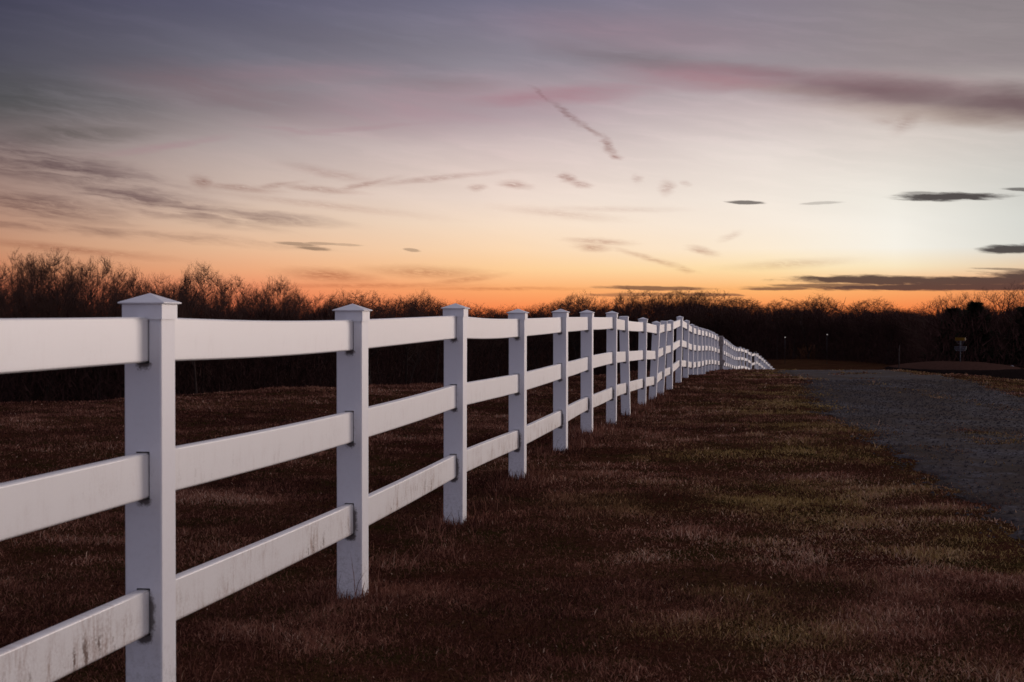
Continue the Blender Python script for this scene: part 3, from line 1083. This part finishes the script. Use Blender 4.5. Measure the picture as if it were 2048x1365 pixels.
# ------------------------------------------------------------------ raised green with a disc golf target
def mound():
    cx, cy = 25.9, 90.0
    rx, ry_, top = 3.75, 5.0, -1.16
    V = []; Fc = []
    rings = [0, .25, .5, .72, .88, .97, 1.03, 1.12, 1.26]
    NS = 48
    for ri, q in enumerate(rings):
        for k in range(NS):
            a = 2 * math.pi * k / NS
            wob = 1 + .03 * math.sin(a * 3 + 1) + .02 * math.sin(a * 7)
            x = cx + rx * q * wob * math.cos(a); y = cy + ry_ * q * wob * math.sin(a)
            if q <= 1.0:
                z = top - .36 * q ** 2.2
            else:
                e = {1.03: .42, 1.12: .9, 1.26: 1.75}[q]
                z = top - e
            V.append((x, y, z + random.uniform(-.012, .012)))
    for ri in range(len(rings) - 1):
        for k in range(NS):
            k2 = (k + 1) % NS
            Fc.append((ri * NS + k, (ri + 1) * NS + k, (ri + 1) * NS + k2, ri * NS + k2))
    me = mesh_pd('mound', V, Fc, mat_simple('mound_turf', (.060, .031, .024), 1., 0., 6, .3), True)
    me.materials.append(mat_simple('bank_shade', (.015, .010, .009), 1., 0., 6, .3))  # shade of the steep front slope, put into the bank's colour all round
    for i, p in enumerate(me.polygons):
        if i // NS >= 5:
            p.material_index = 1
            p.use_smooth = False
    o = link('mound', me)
    prop(o, 'low raised turf green with a bank coloured dark as shade beyond the lane', kind='structure')
    return cx, cy, top


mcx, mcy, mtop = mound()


def disc_target(x, y, z):
    root = empty('disc_golf_basket', (x, y, z))
    prop(root, 'disc golf basket with a yellow top band on the raised green', 'disc golf basket')
    tube('pole', [(0, 0, -.3), (0, 0, 1.36)], .028, M_gal, root)
    # yellow band
    R = .30
    V = []; Fc = []
    N = 28
    for r in (R, R - .012):
        for z_ in (1.22, 1.40):
            for k in range(N):
                a = 2 * math.pi * k / N
                V.append((r * math.cos(a), r * math.sin(a), z_))
    for k in range(N):
        k2 = (k + 1) % N
        Fc += [(k, k2, N + k2, N + k), (2 * N + k, 3 * N + k, 3 * N + k2, 2 * N + k2), (N + k, N + k2, 3 * N + k2, 3 * N + k), (k, 2 * N + k, 2 * N + k2, k2)]
    band = link('top_band', mesh_pd('top_band', V, Fc, M_yellow), root)
    for k in range(3):
        a = k * math.pi * 2 / 3
        tube('spoke', [(0, 0, 1.34), (.29 * math.cos(a), .29 * math.sin(a), 1.34)], .008, M_gal, root, 6)
    # basket
    for r, z_ in ((.34, .86), (.34, .78), (.335, .72), (.26, .63)):
        tube('ring', [(r * math.cos(2 * math.pi * k / 28), r * math.sin(2 * math.pi * k / 28), z_) for k in range(28)], .013, M_gal, root, 6, True)
    for k in range(16):
        a = k * math.pi / 8
        tube('basket_wire', [(.04 * math.cos(a), .04 * math.sin(a), .62), (.26 * math.cos(a), .26 * math.sin(a), .63), (.34 * math.cos(a), .34 * math.sin(a), .86)], .006, M_gal, root, 4)
    for k in range(12):
        a = k * math.pi / 6
        pts = []
        for j in range(7):
            s = j / 6
            r = .27 * (1 - s) ** 1.7 + .045
            pts.append((r * math.cos(a), r * math.sin(a), 1.24 - s * .44))
        tube('chain', pts, .0055, M_gal, root, 4)


disc_target(26.25, 90.0, mtop)
mk = tube('marker_stake', [(0, 0, -.4), (.01, 0, .9), (.045, 0, 1.36)], [.035, .03, .018], mat_simple('stake_wood', (.06, .045, .042), .9, .1), None, 7)
mk.location = (22.15, 88.0, -1.52)
prop(mk, 'thin dark wooden stake standing left of the raised green', 'stake')


def rock(x, y, z, s, label):
    bm = bmesh.new()
    bmesh.ops.create_icosphere(bm, subdivisions=2, radius=1)
    for v in bm.verts:
        k = 1 + .22 * math.sin(v.co.x * 3 + v.co.y * 5) + random.uniform(-.07, .07)
        v.co = Vector((v.co.x * s * k * 1.3, v.co.y * s * k, v.co.z * s * k * .6))
    me = bpy.data.meshes.new('rock'); bm.to_mesh(me); bm.free()
    me.materials.append(M_stone)
    o = link('rock', me, None, (x, y, z))
    prop(o, label, 'rock')


M_stone = mat_simple('pale_stone', (.26, .25, .27), .85, .2, 14, .3)
rock(29.55, 91.0, -1.52, .14, 'pale stone lying at the right end of the raised green')
rock(4.05, 8.15, gz(4.05, 8.15) + .012, .035, 'larger grey stone on the edge of the lane at the lower right')


# ------------------------------------------------------------------ trees
class TB:
    """collects limbs (3-sided tapered prisms) and twigs (thin triangles)"""
    def __init__(s):
        s.V = []; s.F = []

    def limb(s, pts, rads, sides=3):
        i0 = len(s.V)
        n = len(pts)
        for i, p in enumerate(pts):
            t_ = (pts[min(i + 1, n - 1)] - pts[max(i - 1, 0)]).normalized()
            u = t_.orthogonal().normalized(); w = t_.cross(u)
            for k in range(sides):
                a = 2 * math.pi * k / sides
                s.V.append(p + (u * math.cos(a) + w * math.sin(a)) * rads[i])
        for i in range(n - 1):
            for k in range(sides):
                s.F.append((i0 + i * sides + k, i0 + i * sides + (k + 1) % sides, i0 + (i + 1) * sides + (k + 1) % sides, i0 + (i + 1) * sides + k))

    def twig(s, p, d, L, w):
        i0 = len(s.V)
        u = d.cross(Vector((random.uniform(-1, 1), random.uniform(-1, 1), random.uniform(-.3, .3)))).normalized() * (w * .5)
        s.V += [p - u, p + u, p + d * L]
        s.F.append((i0, i0 + 1, i0 + 2))


def rdir(d, ang):
    """d turned by about ang in a random direction"""
    o = d.orthogonal().normalized()
    o.rotate(Matrix.Rotation(random.uniform(0, 2 * math.pi), 3, d))
    return (d * math.cos(ang) + o * math.sin(ang)).normalized()


def tree_meshes(H, crown_r, first, n1=26, n3=7, n4=4, fill=640, tw=.0085, trunk_r=.21, stems=1):
    """bare broadleaf tree whose limbs fill an egg-shaped crown"""
    T = TB(); Cn = TB()
    UP = Vector((0, 0, 1))
    zc = H * (first + 1) / 2 + H * .03
    rz = H - zc
    leaders = []
    for q in range(stems):
        d = UP.copy() if stems == 1 else rdir(UP, random.uniform(.18, .42))
        pts = [Vector((0, 0, -.4))] if stems == 1 else [Vector((0, 0, -.4)), Vector((d.x * .2, d.y * .2, H * .12))]
        L = H * random.uniform(.74, .82) / max(d.z, .7)
        N = 9
        for i in range(N):
            d = (d + Vector((random.uniform(-.07, .07), random.uniform(-.07, .07), .05))).normalized()
            pts.append(pts[-1] + d * (L / N))
        n = len(pts)
        rad = [trunk_r * (1.25 if i == 0 else 1) * (1 - i / (n - 1)) ** .8 / stems ** .5 + .014 for i in range(n)]
        T.limb(pts, rad, 6)
        leaders.append((pts, rad))

    lob = [(random.uniform(0, 6.28), random.uniform(-.5, 1), random.uniform(.05, .16)) for _ in range(5)]

    def env(d):
        """radius factor of the crown in direction d (a few soft lobes)"""
        az = math.atan2(d.y, d.x)
        return 1 + sum(k * math.cos(az - a0) * (1 - abs(d.z - z0)) for a0, z0, k in lob) * .7

    LP = []                                        # points on the limbs that finer branches may leave from
    for i in range(n1):
        pts, rad = leaders[i % stems]
        a = i * 2.4 + random.uniform(-.5, .5)
        cz = -.60 + 1.55 * (i + random.random()) / n1
        cz = max(-1, min(1, cz))
        cr = math.sqrt(max(0, 1 - cz * cz))
        dr = Vector((cr * math.cos(a), cr * math.sin(a), cz))
        e = env(dr) * random.uniform(.72, .9)
        tgt = Vector((dr.x * crown_r * e, dr.y * crown_r * e, zc + dr.z * rz * e))
        hd = math.hypot(tgt.x, tgt.y)
        zs = tgt.z - hd * random.uniform(.8, 1.5) - H * .05
        zs = min(max(zs, H * first * .75), H * .76)
        k = min(range(len(pts) - 1), key=lambda j: abs(pts[j].z - zs))
        p0 = pts[k].lerp(pts[k + 1], random.random())
        ctrl = p0.lerp(tgt, .45) + Vector((tgt.x, tgt.y, 0)) * .14 - UP * (tgt.z - p0.z) * .06
        L1 = (tgt - p0).length
        bp = []
        for j in range(5):
            u = j / 4
            bp.append(p0 * (1 - u) ** 2 + ctrl * 2 * u * (1 - u) + tgt * u * u + Vector((random.uniform(-1, 1), random.uniform(-1, 1), random.uniform(-.5, .5))) * (.03 * L1 * (0 if j == 0 else 1)))
        r1 = min(rad[k] * .6, .016 + L1 * .0095)
        T.limb(bp, [r1, r1 * .8, r1 * .6, r1 * .42, .009], 3)
        for j in range(1, 5):
            LP.append(bp[j]); LP.append(bp[j].lerp(bp[j - 1], .5))
    LA = np.array([tuple(p) for p in LP])
    for q in range(fill):
        cz = random.uniform(-.95, 1); a = random.uniform(0, 6.2832)
        cr = math.sqrt(1 - cz * cz)
        dr = Vector((cr * math.cos(a), cr * math.sin(a), cz))
        e = env(dr) * random.uniform(.30, 1.0) ** .45
        P_ = Vector((dr.x * crown_r * e, dr.y * crown_r * e, zc + dr.z * rz * e))
        D2 = np.sum((LA - np.array(P_)) ** 2, 1) + 3.0 * np.clip(LA[:, 2] - P_.z + .5, 0, None)
        b0 = LP[int(np.argmin(D2 + np.random.default_rng(q).random(len(D2)) * .5))]
        v = P_ - b0
        if v.length < .25:
            continue
        m2 = b0.lerp(P_, .5) + Vector((random.uniform(-.12, .12), random.uniform(-.12, .12), -.05)) * v.length
        Cn.limb([b0, m2, P_], [tw * 1.7, tw * 1.2, tw * .6], 3)
        d2 = (v.normalized() + dr * .5 + UP * .35).normalized()
        for l in range(n3):
            p3 = b0.lerp(m2, random.random()) if random.random() < .3 else m2.lerp(P_, random.random())
            d3 = rdir(d2, random.uniform(.15, .85))
            L3 = random.uniform(.25, .55)
            Cn.twig(p3, d3, L3, tw * 1.1)
            for t_ in range(n4):
                Cn.twig(p3 + d3 * L3 * random.uniform(.2, .9), (rdir(d3, random.uniform(.3, .9)) + UP * .15).normalized(), random.uniform(.16, .34), tw * .85)
    return T, Cn


PROTO = []
specs = [
    dict(H=16, crown_r=3.0, first=.50), dict(H=16, crown_r=3.4, first=.52, n1=28), dict(H=16, crown_r=3.6, first=.48, n1=30),
    dict(H=16, crown_r=2.5, first=.55, n1=20), dict(H=16, crown_r=3.2, first=.50, stems=2, n1=28), dict(H=16, crown_r=3.9, first=.50, n1=32),
    dict(H=16, crown_r=4.4, first=.46, n1=34, stems=2), dict(H=16, crown_r=2.8, first=.56, n1=24),
]
for k, s in enumerate(specs):
    T, Cn = tree_meshes(**s)
    PROTO.append((mesh_pd('trunk', T.V, T.F, M_bark), mesh_pd('crown', Cn.V, Cn.F, M_twig), 16.0))
SPREAD = []
for k in range(3):
    T, Cn = tree_meshes(H=8.5, crown_r=3.4, first=.16, n1=34, n3=6, n4=3, fill=480, tw=.0085, trunk_r=.13, stems=3)
    SPREAD.append((mesh_pd('trunk', T.V, T.F, M_bark), mesh_pd('crown', Cn.V, Cn.F, M_twig), 8.5))
SAP = []
T, Cn = tree_meshes(H=5, crown_r=.9, first=.2, n1=14, n3=3, n4=2, fill=90, tw=.012, trunk_r=.05)
SAP.append((mesh_pd('trunk', T.V, T.F, M_pale_bark), mesh_pd('crown', Cn.V, Cn.F, M_pale_bark), 5.0))


def cedar_proto():
    T = TB(); Cn = TB()
    T.limb([Vector((0, 0, -.3)), Vector((0, 0, 7.6))], [.16, .02], 6)
    for i in range(3600):
        f = random.random() ** .8
        z = .5 + f * 7.6
        r = 1.75 * (1 - f) ** .95 * (.8 + .3 * math.sin(z * 3.1)) + .05
        a = random.uniform(0, 2 * math.pi)
        rr = r * math.sqrt(random.uniform(.1, 1))
        p = Vector((rr * math.cos(a), rr * math.sin(a), z - .25 * rr))
        d = Vector((math.cos(a), math.sin(a), random.uniform(.1, 1.0))).normalized()
        Cn.twig(p, rdir(d, .4), random.uniform(.25, .5), random.uniform(.10, .2))
    return (mesh_pd('trunk', T.V, T.F, M_bark), mesh_pd('crown', Cn.V, Cn.F, M_cedar), 8.2)


CEDAR = cedar_proto()


def plant(proto, x, y, h, wide, label, group=None, name='bare_tree', cat='tree'):
    z = gz(x, y)
    root = empty(name, (x, y, z - .1), random.uniform(0, 6.28))
    k = h / proto[2]
    root.scale = (k * wide, k * wide, k)
    prop(root, label, cat, group)
    link('trunk', proto[0], root)
    link('crown', proto[1], root)
    return root


def bearing(px):
    return (px - 1024) / FPX


# skyline of the woods: bearing -> tangent of elevation above eye level; and distance of the wood's edge
SKY_X = [-140, 0, 60, 100, 150, 200, 250, 300, 345, 390, 430, 500, 560, 620, 700, 760, 800, 850, 900, 960, 1000, 1060, 1100, 1130, 1170, 1210, 1300, 1420, 1475, 1500, 1545, 1590, 1640, 1680, 1705, 1740, 1790, 1830, 1850, 1900, 2150]
SKY_Y = [495, 500, 502, 500, 518, 512, 522, 526, 532, 526, 548, 556, 552, 568, 572, 580, 584, 582, 600, 606, 610, 604, 600, 588, 592, 578, 576, 577, 582, 602, 598, 596, 590, 612, 606, 597, 606, 612, 622, 640, 640]
EDGE_X = [-140, 300, 700, 950, 1130, 1450, 1560, 1800, 1850, 2150]
EDGE_D = [142, 150, 185, 250, 290, 285, 265, 235, 225, 220]


def region(px):
    if px < 245: return 'left of the nearest fence post'
    if px < 672: return 'between first and second posts'
    if px < 890: return 'between second and third posts'
    if px < 1105: return 'between third and fifth posts'
    if px < 1360: return 'above mid fence'
    if px < 1550: return 'above the far fence end'
    if px < 1850: return 'beyond the lane crest'
    return 'behind the raised green'


count = 0
# rows of trees, the tallest at the back edge of the wood; lower growth stands before them
ROWS_L = [((.78, 1.05), .95), ((.52, .84), .85), ((.38, .70), .80), ((.22, .56), .85)]
ROWS_R = [((.88, 1.05), 1.25), ((.50, .84), 1.05), ((.32, .62), 1.0), ((.20, .5), 1.0)]
SHAPE = ['upright', 'full crowned', 'broad', 'narrow', 'forked', 'wide crowned', 'spreading', 'slender']
for x0, x1, steps in [(-80, 720, (54, 44, 38, 40)), (720, 1110, (50, 34, 31)), (1110, 1500, (46, 34, 28, 28)), (1500, 1850, (48, 36, 30)), (1850, 2140, (60, 44))]:
    rows = len(steps)
    for r, step in enumerate(steps):
        (u0, u1), wd = (ROWS_L if x0 < 720 else ROWS_R)[r]
        px = x0 + step * (r * .37 % 1)
        while px < x1:
            jx = px + random.uniform(-.36, .36) * step
            D_ = np.interp(jx, EDGE_X, EDGE_D) + (rows - 1 - r) * 11 + random.uniform(-4, 4)
            top = np.interp(jx, SKY_X, SKY_Y)
            up = (638 - top) * random.uniform(u0, u1)
            X = bearing(jx) * D_; Y = D_
            h = CAM_H + up / FPX * D_ - gz(X, Y)
            kp = random.randrange(8) if x0 < 720 or r else random.choice([1, 2, 4, 5, 5, 6, 6])
            where = region(jx)
            size = ('tall', 'mid height', 'low', 'stunted')[r]
            plant(PROTO[kp], X, Y, h, random.uniform(.85, 1.2) * wd * 16 / max(h, 11),
                  '%s %s bare tree in the dark wood %s' % (size, SHAPE[kp], where), 'bare trees in the wood ' + where)
            count += 1
            px += step
# individually recognisable crowns that rise above the rest
for px, ytop, D_, k, wide, lab in [
    (395, 524, 152, 2, .95, 'single bare tree with a rounded crown rising just right of the nearest post'),
    (100, 497, 146, 5, 1.05, 'broad bare crown highest on the skyline at far left of the wood'),
    (205, 511, 150, 5, 1.1, 'wide bare crown in the skyline just left of the nearest post'),
    (556, 549, 172, 2, 1.0, 'rounded bare crown standing out midway between the nearest and second posts'),
    (838, 578, 225, 2, .9, 'tall narrow bare tree standing out left of the third post'),
    (1160, 580, 285, 6, 1.0, 'round bare crown at the left end of the tall wood behind the fence'),
    (1645, 586, 262, 6, 1.1, 'round bare crown left of the pair beyond the crest of the lane'),
    (1745, 593, 250, 6, 1.1, 'wide bare crown of the tallest tree right of centre beyond the lane'),
]:
    X = bearing(px) * D_
    h = CAM_H + (638 - ytop) / FPX * D_ - gz(X, D_)
    plant(PROTO[k], X, D_, h, wide * 16 / h * .85, lab)
# the nearer spreading trees at the right
for i, (px, ytop, D_, w_, lab) in enumerate([
    (1885, 592, 150, 1.2, 'spreading bare tree with open branches left of the basket at the lane bend'),
    (1925, 580, 158, 1.1, 'spreading bare tree standing directly above the disc golf basket'),
    (1985, 570, 155, 1.15, 'tallest spreading bare tree at the right, crossing the long dark cloud'),
    (2035, 566, 150, 1.1, 'spreading bare tree cut by the right edge of the view'),
    (2100, 572, 150, 1.2, 'spreading bare tree at the far right end of the thicket'),
]):
    X = bearing(px) * D_
    h = CAM_H + (638 - ytop) / FPX * D_ - gz(X, D_)
    plant(SPREAD[i % 3], X, D_, h, w_ * 8.5 / h, lab, name='spreading_tree')
# cedars
for px, ytop, D_, w_, lab in [
    (1905, 616, 146, 1.9, 'shorter dark evergreen cedar left of the basket'),
    (1950, 603, 144, 2.0, 'tall pointed dark evergreen cedar above the basket'),
    (2050, 612, 144, 1.9, 'dark evergreen cedar at the right edge of the thicket'),
]:
    X = bearing(px) * D_
    h = CAM_H + (638 - ytop) / FPX * D_ - gz(X, D_)
    plant(CEDAR, X, D_, h, w_ * 8.2 / h, lab, name='cedar_tree')
for px, D_, lab in [(437, 118, 'thin pale sapling in front of the dark wood, left one of two'), (483, 116, 'thin pale sapling in front of the dark wood, right one of two')]:
    X = bearing(px) * D_
    plant(SAP[0], X, D_, 4.2, 1, lab, name='sapling')


# tangled brush and young growth filling the foot of the woods
def brush():
    # skyline of the solid dark part
    bx = [-140, 0, 150, 300, 480, 700, 760, 900, 1100, 1190, 1230, 1300, 1440, 1480, 1550, 1620, 1700, 1790, 1850, 1900, 1960, 2150]
    by = [630, 632, 632, 630, 626, 624, 624, 629, 630, 620, 610, 606, 612, 618, 622, 620, 626, 626, 634, 626, 618, 620]
    n = 330000
    px = -140 + 2290 * rng.random(n)
    top = np.interp(px, bx, by) + (fbm(px * .03, px * 0, 91, 4) - .5) * 34
    D_ = np.interp(px, EDGE_X, EDGE_D) - 4 + 46 * rng.random(n) ** 1.4
    near = px > 1850
    D_ = np.where(near, 140 + 60 * rng.random(n), D_)
    X = (px - 1024) / FPX * D_; Y = D_
    zg = ground_z(X, Y)
    zt = CAM_H + (638 - top) / FPX * D_
    f = rng.random(n) ** 1.3
    Z = zg + (zt - zg) * f
    clear = (Z - zg < 2.2 + 1.6 * fbm(px * .02, px * 0, 93, 3)) & (rng.random(n) < .80 * sstep(1540, 1600, px) * sstep(1790, 1700, px) * sstep(.30, .55, fbm(px * .012, px * 0, 95, 2)))
    k = ~clear
    X, Y, Z = X[k], Y[k], Z[k]; n = len(X)
    L = .7 + 1.1 * rng.random(n)
    w = .025 + .05 * rng.random(n) ** 2
    d = np.stack([rng.normal(0, .5, n), rng.normal(0, .5, n), np.abs(rng.normal(.8, .4, n))], 1)
    d /= np.linalg.norm(d, axis=1)[:, None]
    s_ = np.stack([rng.normal(0, 1, n), rng.normal(0, .4, n), rng.normal(0, .4, n)], 1)
    s_ /= np.linalg.norm(s_, axis=1)[:, None]
    P_ = np.stack([X, Y, Z - L * .6], 1)
    V = np.stack([P_ - s_ * w[:, None], P_ + s_ * w[:, None], P_ + d * L[:, None]], 1).reshape(-1, 3)
    o = link('undergrowth', tri_mesh('undergrowth', V, M_brush))
    prop(o, 'dark tangled brush and young growth filling the foot of the woods', kind='stuff')


brush()


# two small lamps far off under the trees
def yard_lamp(px, py, D_, lab):
    X = bearing(px) * D_
    zb = gz(X, D_); zl = CAM_H + (638 - py) / FPX * D_
    root = empty('yard_lamp', (X, D_, zb))
    prop(root, lab, 'lamp')
    tube('pole', [(0, 0, -.2), (0, 0, zl - zb)], .028, M_iron, root, 6)
    m_, b, bs = new_mat('lamp_glow')
    bs.inputs['Base Color'].default_value = (.9, .85, .8, 1)
    bs.inputs['Emission Color'].default_value = (1, .88, .8, 1)
    bs.inputs['Emission Strength'].default_value = .6
    bm = bmesh.new()
    bmesh.ops.create_icosphere(bm, subdivisions=1, radius=.065)
    for v in bm.verts: v.co.z += zl - zb - .02; v.co.y -= .09
    me = bpy.data.meshes.new('bulb'); bm.to_mesh(me); bm.free(); me.materials.append(m_)
    link('bulb', me, root)
    boxes('hood', [(0, -.02, zl - zb + .12, .30, .36, .06)], M_iron, root, .01)


yard_lamp(1570, 675, 238, 'small lit lamp under the trees just right of the far fence end')
yard_lamp(1654, 669.5, 238, 'small lit lamp under the trees above the middle of the lane')
